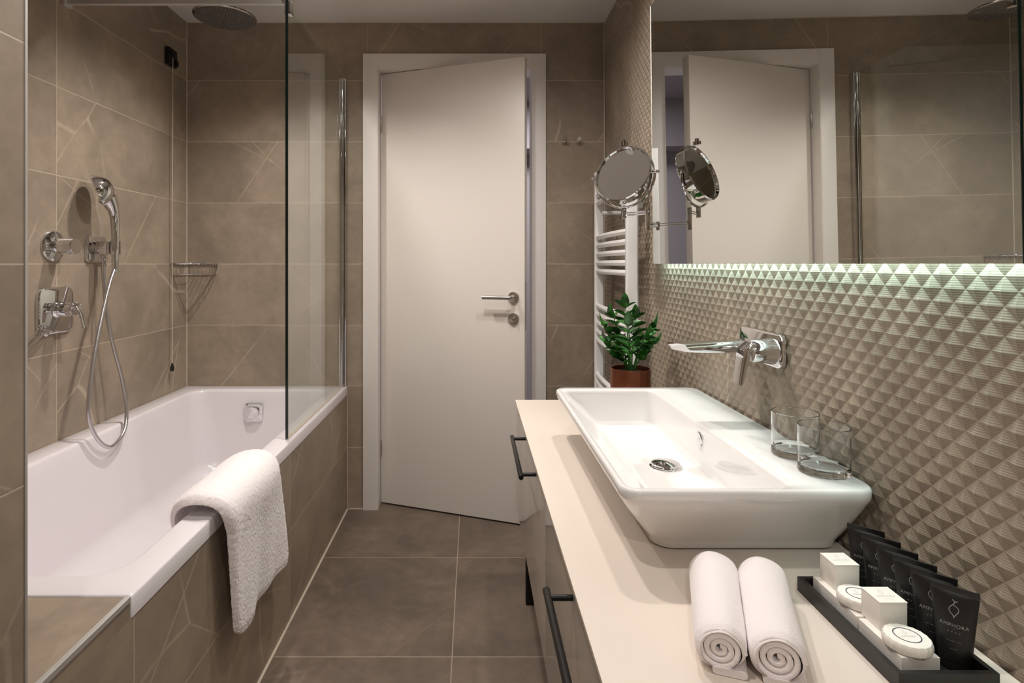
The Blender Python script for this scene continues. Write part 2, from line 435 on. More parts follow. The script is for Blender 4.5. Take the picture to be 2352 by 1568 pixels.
# ---------------------------------------------------------------- glass shower screen
gs = thing('shower_screen', 'clear glass shower screen standing on the bathtub rim', 'shower screen', (-.636, 2.41, .604))
obj('glass_pane', MB().box(-.640, -.632, 1.976, 2.828, .608, 2.106), M_pane, gs, smooth=False)
obj('pane_edge', MB().box(-.6405, -.6315, 1.9735, 1.9765, .608, 2.106), M_edge, gs, smooth=False, label='dark polished front edge of the glass')
mb = MB(); mb.box(-.652, -.647, 2.815, YB-.0012, .606, 2.106, .001); mb.box(-.625, -.620, 2.815, YB-.0012, .606, 2.106, .001); mb.box(-.647, -.625, 2.832, YB-.0012, .606, 2.106)
mb.cyl((-.636, 2.812, .606), (-.636, 2.812, 2.106), .006, 14)
obj('wall_profile', mb, M_chrome, gs, label='polished chrome wall channel')
obj('bottom_seal', MB().box(-.641, -.631, 1.976, 2.83, .6042, .609), M_silicone, gs, smooth=False)
mb = MB().box(-.648, -.624, 1.984, 2.012, 2.060, 2.120, .003); mb.box(-.656, -.622, 1.986, 2.008, 2.104, 2.130, .003)
obj('clamp', mb, M_chrome, gs)
mb = MB().box(XL+.002, -.64, 1.988, 2.004, 2.096, 2.140, .0015); mb.box(XL+.001, XL+.013, 1.976, 2.016, 2.088, 2.138, .002)
obj('support_bar', mb, M_alu, gs, label='flat chrome stabiliser bar to the tiled wall')

# ---------------------------------------------------------------- rain shower head
sh = thing('rain_shower_head', 'round flat rain shower head hanging below the white ceiling', 'shower head', (-1.071, 2.5, CEIL))
SX, SY, SZ = -1.071, 2.5, 2.262
mb = MB().lathe([(.123, 0), (.128, .003), (.129, .008), (.125, .012), (.06, .017), (.028, .022), (.024, .030)], (SX, SY, SZ), n=56)
obj('head_disc', mb, M_chrome, sh)
mb = MB().lathe([(.0, -.002), (.121, -.002), (.122, .001)], (SX, SY, SZ), n=48)
face = obj('spray_face', mb, M_darkmetal, sh, label='grey spray plate with rings of small nozzles')
mb = MB()
for ring in range(1, 11):
    rr_ = ring*.0113; nn = ring*6
    for k in range(nn):
        a = 2*PI*k/nn
        mb.lathe([(.0026, -.0055), (.0032, -.0015)], (SX+rr_*math.cos(a), SY+rr_*math.sin(a), SZ), n=6)
oo = obj('nozzle_rings', mb, mat('nozzle_rubber', srgb(128, 122, 118), .5), sh, smooth=False); oo['kind'] = 'stuff'
mb = MB().cyl((SX, SY, SZ+.028), (SX, SY, CEIL-.012), .0125, 20); mb.lathe([(.017, 0), (.020, .006), (.020, .022), (.014, .030)], (SX, SY, SZ+.026), n=24)
obj('ceiling_arm', mb, M_chrome, sh)
obj('ceiling_flange', MB().lathe([(.030, -.001), (.030, -.008), (.026, -.012)], (SX, SY, CEIL), n=28), M_chrome, sh)

# ---------------------------------------------------------------- wall shower fittings (left wall)
dv = thing('shower_diverter', 'chrome cylindrical knob on round plate above the bath mixer', 'shower valve', (XL, 1.937, 1.262))
mb = MB().lathe([(.053, .0005), (.053, .004), (.050, .009), (.040, .014), (.030, .017), (.027, .018)], (XL, 1.937, 1.262), (1, 0, 0), 40)
obj('wall_plate', mb, M_chrome, dv)
mb = MB().lathe([(.020, .016), (.020, .026), (.0275, .030), (.0275, .078), (.0265, .080)], (XL, 1.937, 1.262), (1, 0, 0), 36)
obj('knob', mb, M_chrome, dv)

mx = thing('bath_mixer', 'chrome single lever bath mixer on rounded square wall plate', 'bath tap', (XL, 1.943, 1.048))
obj('wall_plate', MB().plate((XL+.0005, 1.943, 1.048), (0, 1, 0), (0, 0, 1), .165, .158, .035, .012, .006, 8), M_chrome, mx)
mb = MB().cyl((XL+.010, 1.943, 1.052), (XL+.072, 1.943, 1.052), .023, 32, .003)
mb.lathe([(.030, .008), (.028, .016), (.024, .020)], (XL, 1.943, 1.052), (1, 0, 0), 32)
obj('body', mb, M_chrome, mx)
def slab(path, widths, ths, wdir):
    # swept flat bar
    P = [Vector(p) for p in path]; wd = Vector(wdir).normalized(); rings = []
    for i, p in enumerate(P):
        t = (P[min(i+1, len(P)-1)]-P[max(i-1, 0)]).normalized(); nn = t.cross(wd).normalized()
        ring = [tuple(p + wd*a + nn*b) for a, b in rr2(-widths[i]/2, widths[i]/2, -ths[i]/2, ths[i]/2, min(widths[i], ths[i])*.4, 4)]
        rings.append(ring)
    return MB().loft(rings, True, True, True)
lv = slab([(XL+.045, 1.943, 1.069), (XL+.068, 1.943, 1.069), (XL+.083, 1.944, 1.058), (XL+.092, 1.946, 1.036), (XL+.102, 1.950, .988)],
          [.036, .036, .034, .030, .026], [.010, .012, .011, .009, .007], (0, 1, 0))
obj('lever', lv, M_chrome, mx)
mb = MB().tube([(XL+.010, 1.90, .985), (XL+.03, 1.86, .995), (-1.345, 1.80, .990), (-1.30, 1.68, .958), (-1.262, 1.585, .932), (-1.250, 1.556, .912)], .0115, 16, 4)
mb.lathe([(.020, .001), (.020, .008), (.014, .012)], (XL, 1.90, .985), (1, 0, 0), 24)
obj('spout', mb, M_chrome, mx, label='slim angled chrome bath spout')

hd = thing('shower_holder', 'chrome block wall holder carrying the hand shower', 'shower holder', (XL, 2.15, 1.258))
obj('wall_plate', MB().plate((XL+.0005, 2.152, 1.258), (0, 1, 0), (0, 0, 1), .112, .100, .020, .010, .004, 6), M_chrome, hd)
mb = MB().box(XL+.008, XL+.060, 2.130, 2.172, 1.238, 1.286, .003); mb.box(XL+.058, XL+.066, 2.132, 2.170, 1.240, 1.284, .002)
mb.cyl((XL+.037, 2.150, 1.242), (XL+.037, 2.150, 1.212), .0115, 20, .001)
mb.cyl((XL+.037, 2.150, 1.214), (XL+.037, 2.150, 1.190), .0095, 20, .001)
obj('arm_block', mb, M_chrome, hd)
# fork round the handle
mb = MB(); hx0, hy0 = -1.327, 2.146
ring = [(math.cos(a)*.0175, math.sin(a)*.0175) for a in [PI*.25+PI*1.5*k/20 for k in range(21)]]
ringi = [(math.cos(a)*.0125, math.sin(a)*.0125) for a in [PI*.25+PI*1.5*k/20 for k in range(21)]]
prof = ring + ringi[::-1]
mb.loft([[(hx0+p[0], hy0+p[1], z) for p in prof] for z in (1.238, 1.288)], True, True, True)
obj('handle_fork', mb, M_chrome, hd)

hs = thing('hand_shower', 'chrome hand shower with domed head hanging in its wall holder', 'hand shower', (hx0, hy0, 1.18))
mb = MB().tube([(hx0, hy0, 1.185), (hx0, hy0, 1.25), (hx0, hy0, 1.32), (hx0, hy0-.002, 1.37), (hx0, hy0-.010, 1.400), (hx0-.003, hy0-.022, 1.424), (hx0-.008, hy0-.036, 1.446)],
               [.0110, .0125, .0140, .0155, .0190, .0255, .033], 22)
obj('handle', mb, M_chrome, hs)
hn = Vector((-.80, -.47, -.37)).normalized(); hcn = Vector((-1.352, 2.086, 1.467))
mb = MB().lathe([(.0, -.050), (.014, -.0488), (.028, -.044), (.041, -.034), (.051, -.018), (.0575, -.004), (.059, .003), (.056, .007)], hcn, hn, 44, False, True)
obj('spray_head', mb, M_chrome, hs)
mb = MB().lathe([(.048, .0045), (.047, .0065), (.0, .0065)], hcn, hn, 36, True, False)
obj('spray_face', mb, M_darkmetal, hs)
hp = [(-1.371,2.145,1.193), (-1.365,2.143,1.116), (-1.355,2.145,1.003), (-1.342,2.163,0.887), (-1.325,2.184,0.770), (-1.308,2.185,0.654), (-1.296,2.149,0.582), (-1.290,2.080,0.553), (-1.290,2.038,0.560), (-1.294,1.997,0.597), (-1.300,1.967,0.657), (-1.305,1.963,0.725), (-1.312,1.994,0.837), (-1.318,2.034,0.952), (-1.322,2.076,1.056), (-1.325,2.110,1.133), (hx0, hy0, 1.190)]
mb = MB().tube(hp, .0068, 12, 8)
obj('hose', mb, M_hose, hs, label='looped silver metal shower hose')
obj('hose_nut', MB().cyl((hx0, hy0, 1.205), (hx0+.0005, hy0-.001, 1.172), .0105, 16, .001), M_chrome, hs)

pc = thing('pull_cord', 'white pull cord hanging from small black wall box', 'pull cord', (XL, 2.70, 2.15))
mb = MB().box(XL+.001, XL+.020, 2.640, 2.715, 2.118, 2.196, .002)
mb.box(XL+.018, XL+.030, 2.655, 2.675, 2.165, 2.185, .001); mb.box(XL+.018, XL+.030, 2.69, 2.71, 2.125, 2.150, .001)
obj('switch_box', mb, M_black, pc, label='open black switch box')
obj('cord', MB().tube([(XL+.024, 2.668, 2.15), (XL+.022, 2.668, 1.5), (XL+.021, 2.668, .745)], .0017, 8), M_cord, pc)
obj('cord_pendant', MB().lathe([(.002, .0), (.004, -.006), (.0085, -.022), (.0095, -.030), (.007, -.037), (.003, -.040)], (XL+.021, 2.668, .748), n=18), M_black, pc, label='black drop shaped pendant')

sb = thing('soap_basket', 'small chrome wire soap basket in the tiled bath corner', 'soap basket', (XL+.07, YB-.07, 1.15))
def quarter(r, z, nseg=12):
    cx, cy = XL+.006, YB-.006
    arc = [(cx + r*math.cos(-PI/2*k/nseg), cy + r*math.sin(-PI/2*k/nseg), z) for k in range(nseg+1)]
    return arc, (cx, cy, z)
arc, cpt = quarter(.150, 1.205)
obj('top_rail', MB().tube([cpt]+arc+[cpt], .0048, 8), M_chrome, sb)
arc2, cpt2 = quarter(.142, 1.155)
obj('bottom_rail', MB().tube([cpt2]+arc2+[cpt2], .0022, 8), M_chrome, sb)
for k in range(0, 13):
    obj('wire', MB().cyl(arc2[k], tuple(Vector(arc[k])), .0016, 6), M_chrome, sb)
for k in range(1, 7):
    x = XL+.006+.02*k; ln = math.sqrt(max(.142**2-(.02*k)**2, 0))
    obj('wire', MB().cyl((x, YB-.006, 1.155), (x, YB-.006-ln, 1.155), .0014, 6), M_chrome, sb)

# ---------------------------------------------------------------- bath towel on the rim
def pinterp(P, t):
    d = [0]
    for i in range(len(P)-1): d.append(d[-1]+math.dist(P[i], P[i+1]))
    s = t*d[-1]
    for i in range(len(P)-1):
        if s <= d[i+1] or i == len(P)-2:
            q = (s-d[i])/(d[i+1]-d[i]); return [a+(b-a)*q for a, b in zip(P[i], P[i+1])]
def draped_towel():
    random.seed(4)
    prof = [(-.716, .555), (-.713, .590), (-.700, .618), (-.675, .632), (-.640, .636), (-.612, .628), (-.596, .606), (-.590, .570), (-.589, .50), (-.590, .42), (-.592, .34), (-.594, .275)]
    prof = [tuple(v) for v in spline([Vector((a, 0, b)) for a, b in prof], 3)]
    prof = [(p[0], p[2]) for p in prof]
    nu, nv = 44, 40; top = []; bot = []
    for i in range(nu+1):
        t = i/nu; row = []; rowb = []
        p = pinterp(prof, t); q = pinterp(prof, min(1, t+.01)); o = pinterp(prof, max(0, t-.01))
        tx, tz = q[0]-o[0], q[1]-o[1]; L = math.hypot(tx, tz); nx, nz = -tz/L, tx/L
        if nx*(p[0]+.65) + nz*(p[1]-.5) < 0: nx, nz = -nx, -nz
        s = t
        for j in range(nv+1):
            v = j/nv
            hang = max(0, (s-.42)/.58)
            yl = 1.378 + .035*hang**1.3 - .02*math.sin(min(1, s*2.2)*PI) + (.02*(1-s*4) if s < .25 else 0)
            yr = 1.735 + .060*hang**.8 + (.0 if s > .3 else -.03*(1-s/.3))
            y = yl + (yr-yl)*v
            edge = min(v, 1-v)*2; e2 = min(1, edge/.14)
            fold = .008*math.sin(v*7.5+1.2*hang)*hang + .004*math.sin(v*19+3*s)*hang
            zoff = .018*hang*(v-.25) if hang > 0 else 0
            th = (.017*math.sqrt(max(.02, 1-(1-e2)**2)) + .002*math.sin(9*v+5*s)) * (1 if s < .96 else .85)
            puff = (.016*math.sin(PI*v)**.6)*math.exp(-((s-.3)/.18)**2)
            if v < .16: zoff += .035*(1-v/.16)**2*hang**5
            if v > .9: zoff += .02*((v-.9)/.1)**2*hang**5
            bx = p[0]+nx*(fold+.001); bz = p[1]+nz*fold + zoff
            row.append((bx+nx*(th+puff), y, bz+nz*(th+puff))); rowb.append((bx, y, bz))
        top.append(row); bot.append(rowb)
    m = MB(); n = nv+1
    vs = [p for r in top for p in r] + [p for r in bot for p in r]; o = (nu+1)*n; fs = []
    for i in range(nu):
        for j in range(nv):
            a = i*n+j; fs += [(a, a+1, a+n+1, a+n), (o+a, o+a+n, o+a+n+1, o+a+1)]
    for i in range(nu):
        a = i*n; fs += [(a, a+n, o+a+n, o+a), (a+nv, o+a+nv, o+a+n+nv, a+n+nv)]
    for j in range(nv):
        a = nu*n+j; fs += [(j, o+j, o+j+1, j+1), (a, a+1, o+a+1, o+a)]
    m.add(vs, fs); return m
o = obj('hand_towel', draped_towel(), M_terry, loc=(-.62, 1.59, .604), sharp=80)
tag(o, 'white terry towel draped over the bathtub rim', 'towel')
sub = o.modifiers.new('soft', 'SUBSURF'); sub.levels = 1; sub.render_levels = 2
tx = bpy.data.textures.new('terry_loops', 'CLOUDS'); tx.noise_scale = .0042; tx.noise_depth = 1
dm = o.modifiers.new('loops', 'DISPLACE'); dm.texture = tx; dm.strength = .0032; dm.texture_coords = 'LOCAL'

# ---------------------------------------------------------------- wall hooks
def hook(x, label):
    t = thing('wall_hook', label, 'hook', (x, YB, 1.81), 'robe hooks on the back wall')
    obj('wall_disc', MB().lathe([(.010, .0005), (.010, .005), (.006, .007)], (x, YB, 1.810), (0, -1, 0), 20), M_chrome, t)
    obj('peg', MB().lathe([(.005, .006), (.005, .022), (.011, .026), (.012, .031), (.010, .035)], (x, YB, 1.810), (0, -1, 0), 20), M_chrome, t)
hook(.447, 'left of the two small chrome wall hooks right of the door')
hook(.516, 'right of the two small chrome wall hooks, nearer the radiator')

# ---------------------------------------------------------------- towel radiator
rd = thing('towel_radiator', 'white ladder towel radiator mounted on the textured wall', 'radiator', (.57, 2.36, .15))
def dpost(y, z0, z1):
    pr = [(.5595, -.015), (.558, -.011), (.558, .011), (.5595, .015), (.565, .017), (.594, .017), (.600, .011), (.600, -.011), (.594, -.017), (.565, -.017)]
    return MB().loft([[(a, y+b, z) for a, b in pr] for z in (z0, z0+.002, z1-.002, z1)], True, True, True)
obj('post', dpost(2.665, .16, 1.622), M_rad, rd); obj('post', dpost(2.117, .16, 1.622), M_rad, rd)
zs = [1.595, 1.555, 1.515, 1.478, 1.323, 1.285, 1.246, 1.207, 1.170, 1.012, .974, .936, .897, .858, .70, .662, .624, .585, .547, .40, .36, .32, .28]
for z in zs:
    pts = [(.575, 2.117, z), (.566, 2.18, z), (.560, 2.30, z), (.559, 2.39, z), (.560, 2.48, z), (.566, 2.60, z), (.575, 2.665, z)]
    obj('bar', MB().tube(pts, .0115, 10, 2), M_rad, rd)
for y in (2.20, 2.53):
    for z in (.63, 1.40):
        obj('wall_bracket', MB().cyl((.565, y, z+.025), (XR-.0055, y, z+.025), .009, 12), M_rad, rd)

# ---------------------------------------------------------------- wall mirror with light
wm = thing('wall_mirror', 'large backlit rectangular mirror on the textured tile wall', 'mirror', (.63, 1.19, 1.203))
MY0, MY1, MZ0, MZ1 = .38, 1.990, 1.2035, 2.088
def mx_at(y, z): return .6188 + .0026*(y-1.98) - .0105*(z-1.203)
q = [(mx_at(y, z), y, z) for y, z in ((MY0, MZ0), (MY1, MZ0), (MY1, MZ1), (MY0, MZ1))]
qb = [(p[0]+.005, p[1], p[2]) for p in q]
m = MB().add(q+qb, [(0, 3, 2, 1), (4, 5, 6, 7), (0, 1, 5, 4), (1, 2, 6, 5), (2, 3, 7, 6), (3, 0, 4, 7)])
obj('mirror_glass', m, M_mirror, wm, smooth=False)
m = MB(); ev = [(mx_at(MY1, z)+dx_, MY1+dy_, z) for z in (MZ0, MZ1) for dy_ in (.0002, .0034) for dx_ in (-.0008, .0056)]
m.add(ev, [(0, 2, 3, 1), (4, 5, 7, 6), (0, 1, 5, 4), (2, 6, 7, 3), (0, 4, 6, 2), (1, 3, 7, 5)])
obj('edge_band', m, mat('edge_white', srgb(235, 228, 220), .4), wm, label='white side edge band')
mb = MB().box(.6248, .637, MY0+.03, MY1-.03, MZ0+.035, MZ1-.03)
obj('back_box', mb, M_alu, wm, smooth=False)
led = MB(); led.add([(.6260, MY0+.04, MZ0+.032), (.6360, MY0+.04, MZ0+.032), (.6360, MY1-.05, MZ0+.032), (.6260, MY1-.05, MZ0+.032)], [(0, 3, 2, 1)])
led.add([(.6260, MY0+.04, MZ0+.0335), (.6360, MY0+.04, MZ0+.0335), (.6360, MY1-.05, MZ0+.0335), (.6260, MY1-.05, MZ0+.0335)], [(0, 1, 2, 3)])
obj('led_strip', led, M_led, wm, smooth=False)
led = MB().box(.6260, .6360, MY1-.0295, MY1-.0285, MZ0+.05, MZ1-.06)
obj('led_strip', led, M_ledside, wm, smooth=False)

# ---------------------------------------------------------------- magnifying mirror
mm = thing('shaving_mirror', 'round chrome magnifying mirror on a swivel arm by the wall mirror', 'mirror', (.625, 1.99, 1.34))
dc = Vector((.495, 1.900, 1.350+.1445)); ph = math.radians(42); pt = math.radians(19)
nrm = Vector((-math.sin(ph)*math.cos(pt), -math.cos(ph)*math.cos(pt), math.sin(pt)))
mb = MB().lathe([(.090, .0105), (.092, .0170), (.0955, .0175), (.0985, .0135), (.0992, 0), (.0985, -.0135), (.0955, -.0175), (.092, -.0170), (.090, -.0105)], dc, nrm, 64, False, False)
obj('rim', mb, M_chrome, mm)
mb = MB().lathe([(.0, .0102), (.0915, .0102)], dc, nrm, 48, False, False); mb.lathe([(.0915, -.0102), (.0, -.0102)], dc, nrm, 48, False, False)
obj('magnifying_glass', mb, M_mirror, mm, smooth=False)
hax = Vector((0, 0, 1)).cross(nrm).normalized()
# yoke ring behind, lower half
yv = Vector((nrm.x, nrm.y, 0)).normalized()
pts = []
for k in range(25):
    a = -PI*k/24
    pts.append(tuple(dc + hax*math.cos(a)*.1065 + Vector((0, 0, 1))*math.sin(a)*.1065))
obj('yoke', MB().tube(pts, .0042, 8), M_chrome, mm)
for s_ in (-1, 1):
    obj('pivot_knob', MB().cyl(dc+hax*s_*.098, dc+hax*s_*.120, .0055, 14, .001), M_chrome, mm)
obj('top_knob', MB().lathe([(.013, 0), (.013, .010), (.007, .012), (.007, .019), (.005, .021)], dc+Vector((0, 0, .0965))-nrm*.0, (0, 0, 1), 20), M_chrome, mm)
p1 = Vector((.495, 1.900, 0)); el = Vector((.5515, 1.828, 0)); wl = Vector((.600, 1.962, 0))
obj('swivel_post', MB().cyl((p1.x, p1.y, 1.386), (p1.x, p1.y, 1.352), .0075, 18, .001), M_chrome, mm)
mb = MB().tube([(p1.x, p1.y, 1.362), (el.x, el.y, 1.362)], .0026, 8); mb.tube([(p1.x, p1.y, 1.369), (el.x, el.y, 1.369)], .0026, 8)
obj('fore_arm', mb, M_chrome, mm)
mb = MB().cyl((el.x, el.y, 1.380), (el.x, el.y, 1.308), .0075, 18, .001); obj('elbow_post', mb, M_chrome, mm)
mb = MB().tube([(el.x, el.y, 1.326), (.6, 1.985, 1.333)], .0026, 8); mb.tube([(el.x, el.y, 1.333), (.6, 1.985, 1.340)], .0026, 8)
obj('rear_arm', mb, M_chrome, mm)
mb = MB().cyl((.600, 1.992, 1.348), (.600, 1.992, 1.318), .006, 18, .001); mb.cyl((.600, 1.992, 1.337), (.640, 1.994, 1.337), .009, 18); mb.cyl((.632, 1.994, 1.337), (.643, 1.994, 1.337), .028, 28, .001)
obj('wall_mount', mb, M_chrome, mm)

# ---------------------------------------------------------------- vanity
CZ = .712
vn = thing('vanity_cabinet', 'taupe gloss vanity cabinet with black bar handles', 'cabinet', (.40, 1.2, .31))
CX0 = .1715; VY0, VY1 = .30, 2.088
obj('carcass', MB().box(CX0+.004, XR-.008, VY0, VY1, .328, CZ-.009), M_cabbody, vn, smooth=False)
def front(y0, y1, hy0, hy1):
    d = obj('drawer_front', MB().box(CX0-.0145, CX0+.0035, y0, y1, .326, CZ-.0115, .001), M_cab, vn)
    xh = .118; zh = .677; m = MB()
    m.cyl((xh, hy0, zh), (xh, hy1, zh), .0062, 16, .001)
    for yy in (hy0+.022, hy1-.022): m.cyl((xh, yy, zh), (CX0-.0148, yy, zh), .0048, 14)
    obj('handle', m, M_blackmetal, d, label='black bar handle')
front(1.2605, VY1, 1.425, 1.765)
front(.432, 1.2575, .46, .935)
front(VY0, .429, .31, .41)
for y in (2.055, 1.2, .36):
    for x in (.186, .60):
        obj('leg', MB().box(x, x+.028, y-.014, y+.014, 0, .328, .001), M_blackmetal, vn)
wk = obj('worktop', MB().box(.1515, XR-.0065, VY0-.002, 2.094, CZ-.0085, CZ, .0012), M_counter, loc=(.4, 1.2, CZ-.0085))
tag(wk, 'long cream solid worktop under the white washbasin', 'worktop')

# ---------------------------------------------------------------- washbasin
wb = thing('washbasin', 'large rectangular white ceramic washbasin standing on the cream worktop', 'washbasin', (.44, 1.29, CZ))
ox0, ox1, oy0, oy1 = .2346, .6405, .906, 1.671; ZR = .8475
N = 8; R = [rrect(.318, .630, 1.000, 1.585, .030, CZ+.0004, N), rrect(.312, .634, .993, 1.592, .034, CZ+.004, N), rrect(.311, .6345, .992, 1.593, .034, CZ+.012, N)]
for k in range(1, 11):
    t = k/10; e = t**1.25*.55 + .45*(1-(1-t)**1.6)
    e = .15*math.sin(t*PI/2)+.85*t
    R.append(rrect(.311+(ox0+.001-.311)*e, .6345+(ox1-.6345)*e, .992+(oy0+.001-.992)*e, 1.593+(oy1-1.593)*e, .034, CZ+.012+(ZR-.018-CZ-.012)*t, N))
R += [rrect(ox0, ox1, oy0, oy1, .034, ZR-.012, N), rrect(ox0, ox1, oy0, oy1, .034, ZR-.006, N), rrect(ox0+.0015, ox1-.0015, oy0+.0015, oy1-.0015, .0325, ZR-.002, N),
      rrect(ox0+.005, ox1-.004, oy0+.005, oy1-.004, .030, ZR, N)]
ix0, ix1, iy0, iy1 = .2445, .508, .918, 1.640
R += [rrect(ix0, ix1, iy0, iy1, .022, ZR-.0003, N), rrect(ix0+.0025, ix1-.002, iy0+.003, iy1-.003, .021, ZR-.0022, N), rrect(ix0+.005, ix1-.003, iy0+.007, iy1-.005, .02, ZR-.007, N)]
fz = .752
for k in range(1, 13):
    t = k/12; s_ = t
    R.append(rrect(ix0+.005+.088*s_**1.0, ix1-.003+.001*s_, iy0+.007+.10*s_, iy1-.005-.014*s_**2, .02, ZR-.007+(fz+.006-(ZR-.007))*t, N))
R += [rrect(ix0+.100, ix1-.005, iy0+.116, iy1-.024, .02, fz+.001, N), rrect(ix0+.115, ix1-.016, iy0+.14, iy1-.04, .02, fz-.001, N)]
R += [[(.432+.04*math.cos(a), 1.30+.04*math.sin(a), fz-.004) for a in [2*PI*(k+.5)/len(R[0]) for k in range(len(R[0]))]]]
obj('bowl', MB().loft(R, True, True, True), M_ceramic, wb, sharp=60)
mb = MB().lathe([(.036, -.002), (.036, .0), (.033, .0015)], (.432, 1.30, fz-.0022), n=36); mb.lathe([(.030, 0), (.032, .003), (.031, .006), (.024, .009), (.0, .0105)], (.432, 1.30, fz-.001), n=36, cap1=False)
obj('drain_plug', mb, M_chrome, wb, label='round chrome drain plug')
mb = MB().lathe([(.017, 0), (.017, .003), (.0155, .0045)], (.5060, 1.29, .812), (-1, 0, 0), 30); mb.lathe([(.006, .0044), (.006, .005)], (.5060, 1.29, .812), (-1, 0, 0), 16)
obj('overflow_ring', mb, M_chrome, wb, label='round chrome overflow cap')

# ---------------------------------------------------------------- basin tap
tp = thing('basin_tap', 'chrome wall mounted basin tap with long flat spout', 'tap', (XR, 1.285, 1.02))
TX = XR-.006
mb = MB().plate((TX, 1.285, 1.021), (0, -1, 0), (0, 0, 1), .190, .072, .016, .010, .003, 6)
obj('wall_plate', mb, M_chrome, tp)
sp_ = slab([(TX-.008, 1.325, 1.016), (TX-.06, 1.325, 1.015), (.52, 1.325, 1.0135), (.478, 1.325, 1.013)], [.054, .055, .058, .060], [.030, .027, .021, .017], (0, 1, 0))
sp_.v = [(p[0]-(max(0, (p[1]-1.295)*.38) if p[0] < .5 else 0)+(.006 if p[0] < .5 and p[2] < 1.012 else 0), p[1], p[2]) for p in sp_.v]
obj('spout', sp_, M_chrome, tp)
mb = MB().lathe([(.029, .008), (.028, .014), (.0255, .030), (.0245, .052), (.022, .058)], (TX, 1.222, 1.019), (-1, 0, 0), 36)
obj('body', mb, M_chrome, tp)
lv = slab([(TX-.050, 1.222, 1.030), (TX-.062, 1.222, 1.033), (TX-.072, 1.222, 1.022), (TX-.075, 1.222, 1.004), (TX-.079, 1.223, .98), (TX-.084, 1.224, .950)], [.036, .042, .044, .042, .040, .038], [.010, .013, .015, .013, .011, .007], (0, 1, 0))
obj('lever', lv, M_chrome, tp)

# ---------------------------------------------------------------- tumblers
def tumbler(x, y, label):
    t = thing('drinking_glass', label, 'glass', (x, y, ZR+.0005), 'drinking glasses on the washbasin')
    r = .0400; H = .080
    mb = MB().lathe([(0, 0), (r-.003, 0), (r-.0008, .001), (r, .003), (r, H-.0008), (r-.0005, H-.0002), (r-.0011, H), (r-.0017, H-.0008), (r-.0019, .016), (r-.0035, .0125), (r-.008, .0105), (0, .0100)], (x, y, ZR+.0005), n=64, cap0=False, cap1=False)
    obj('glass_body', mb, M_glass, t, sharp=18)
    return t
tumbler(.598, .988, 'clear drinking glass nearer the camera, in front of the other glass')
tumbler(.599, 1.078, 'clear drinking glass standing behind the other, nearer the tap')

# ---------------------------------------------------------------- rolled towels
def rolled(name, pf, pn, r0, r1, label, seed, tail):
    rnd = random.Random(seed)
    pf = Vector(pf); pn = Vector(pn); ax = (pn-pf).normalized(); L = (pn-pf).length
    sd = ax.cross(Vector((0, 0, 1))).normalized(); upv = sd.cross(ax).normalized()
    m = MB(); nA = 44; rings = []; K = 26
    ph0 = rnd.random()*6
    def rad(a, t):
        r = r0+(r1-r0)*t
        e = min(t, 1-t)*L/.014
        r *= (.80+.20*math.sqrt(max(0, 1-(1-min(1, e))**2)))
        r *= 1 + .022*math.sin(2*a+ph0+2*t) + .012*math.sin(5*a+4*t+ph0) + .012*math.sin(9*t+ph0)
        return r
    for i in range(K+1):
        t = i/K; c = pf + ax*L*t; ring = []
        for k in range(nA):
            a = 2*PI*k/nA; r = rad(a, t)
            up_ = math.sin(a)*r
            if up_ < 0: up_ *= .90
            ring.append(tuple(c + sd*math.cos(a)*r*1.02 + upv*up_))
        rings.append(ring)
    m.loft(rings, True, True, False)
    base = obj(name, m, M_terry, loc=tuple(pf*.5+pn*.5-Vector((0, 0, r0))), sharp=70)
    # spiral end: a rolled strip whose layers show at the near end
    turns = 3.3; P = []
    for k in range(int(turns*22)+1):
        a = 2*PI*k/22; rr_ = .0025 + (r1*.90-.0025)*k/(turns*22)
        P.append((a, rr_))
    th = .0050; inner = []; vs = []; fs = []
    for i, (a, rr_) in enumerate(P):
        for q_ in (rr_-th*.6, rr_-th*.25, rr_+th*.25, rr_+th*.6):
            dep = .0018 if q_ in (rr_-th*.25, rr_+th*.25) else .0005
            dep += .004*(1-rr_/r1)*-1
            c = pn + ax*(dep-.003) + sd*math.cos(a+ph0)*q_*1.02 + upv*math.sin(a+ph0)*q_*.97
            vs.append(tuple(c))
        vs.append(tuple(pn - ax*.02 + sd*math.cos(a+ph0)*(rr_+th*.6)*1.02 + upv*math.sin(a+ph0)*(rr_+th*.6)*.97))
        vs.append(tuple(pn - ax*.02 + sd*math.cos(a+ph0)*(rr_-th*.6)*1.02 + upv*math.sin(a+ph0)*(rr_-th*.6)*.97))
    n = 6
    order = [5, 0, 1, 2, 3, 4]
    for i in range(len(P)-1):
        for j in range(5):
            a0 = i*n+order[j]; a1 = i*n+order[j+1]; fs.append((a0, a1, a1+n, a0+n))
    sp2 = MB().add(vs, fs)
    obj('rolled_end', sp2, M_terry, base_parent(base), sharp=60, label='spiral of towel layers at the near end')
    # loose outer flap of the towel lying under the roll
    fl = MB(); rings = []
    a0, a1 = (-.25, 1.0) if tail > 0 else (-1.0, .45)
    ax2 = Vector((ax.x, ax.y, 0)).normalized(); sd2 = ax2.cross(Vector((0, 0, 1))).normalized()
    if tail > 0: a0, a1 = -a1, -a0
    if sd2.x > 0: a0, a1 = -a1, -a0
    for i in range(13):
        t = i/12; c = pf + ax2*(L*(.06+.935*t)); wv = .0015*math.sin(7*t+ph0)
        rings.append([(c.x+sd2.x*p_, c.y+sd2.y*p_, CZ+.0008+q_) for p_, q_ in rr2(a0*r1*(1.05+.05*math.sin(3*t))+wv, a1*r1*(1.0+.1*t)+wv, 0, .011+.002*math.sin(5*t), .0053, 5)])
    fl.loft(rings, True, True, True)
    obj('loose_flap', fl, M_terry, base_parent(base), sharp=60)
    tag(base, label, 'towel', 'rolled towels on the worktop')
    return base
def base_parent(b): return b
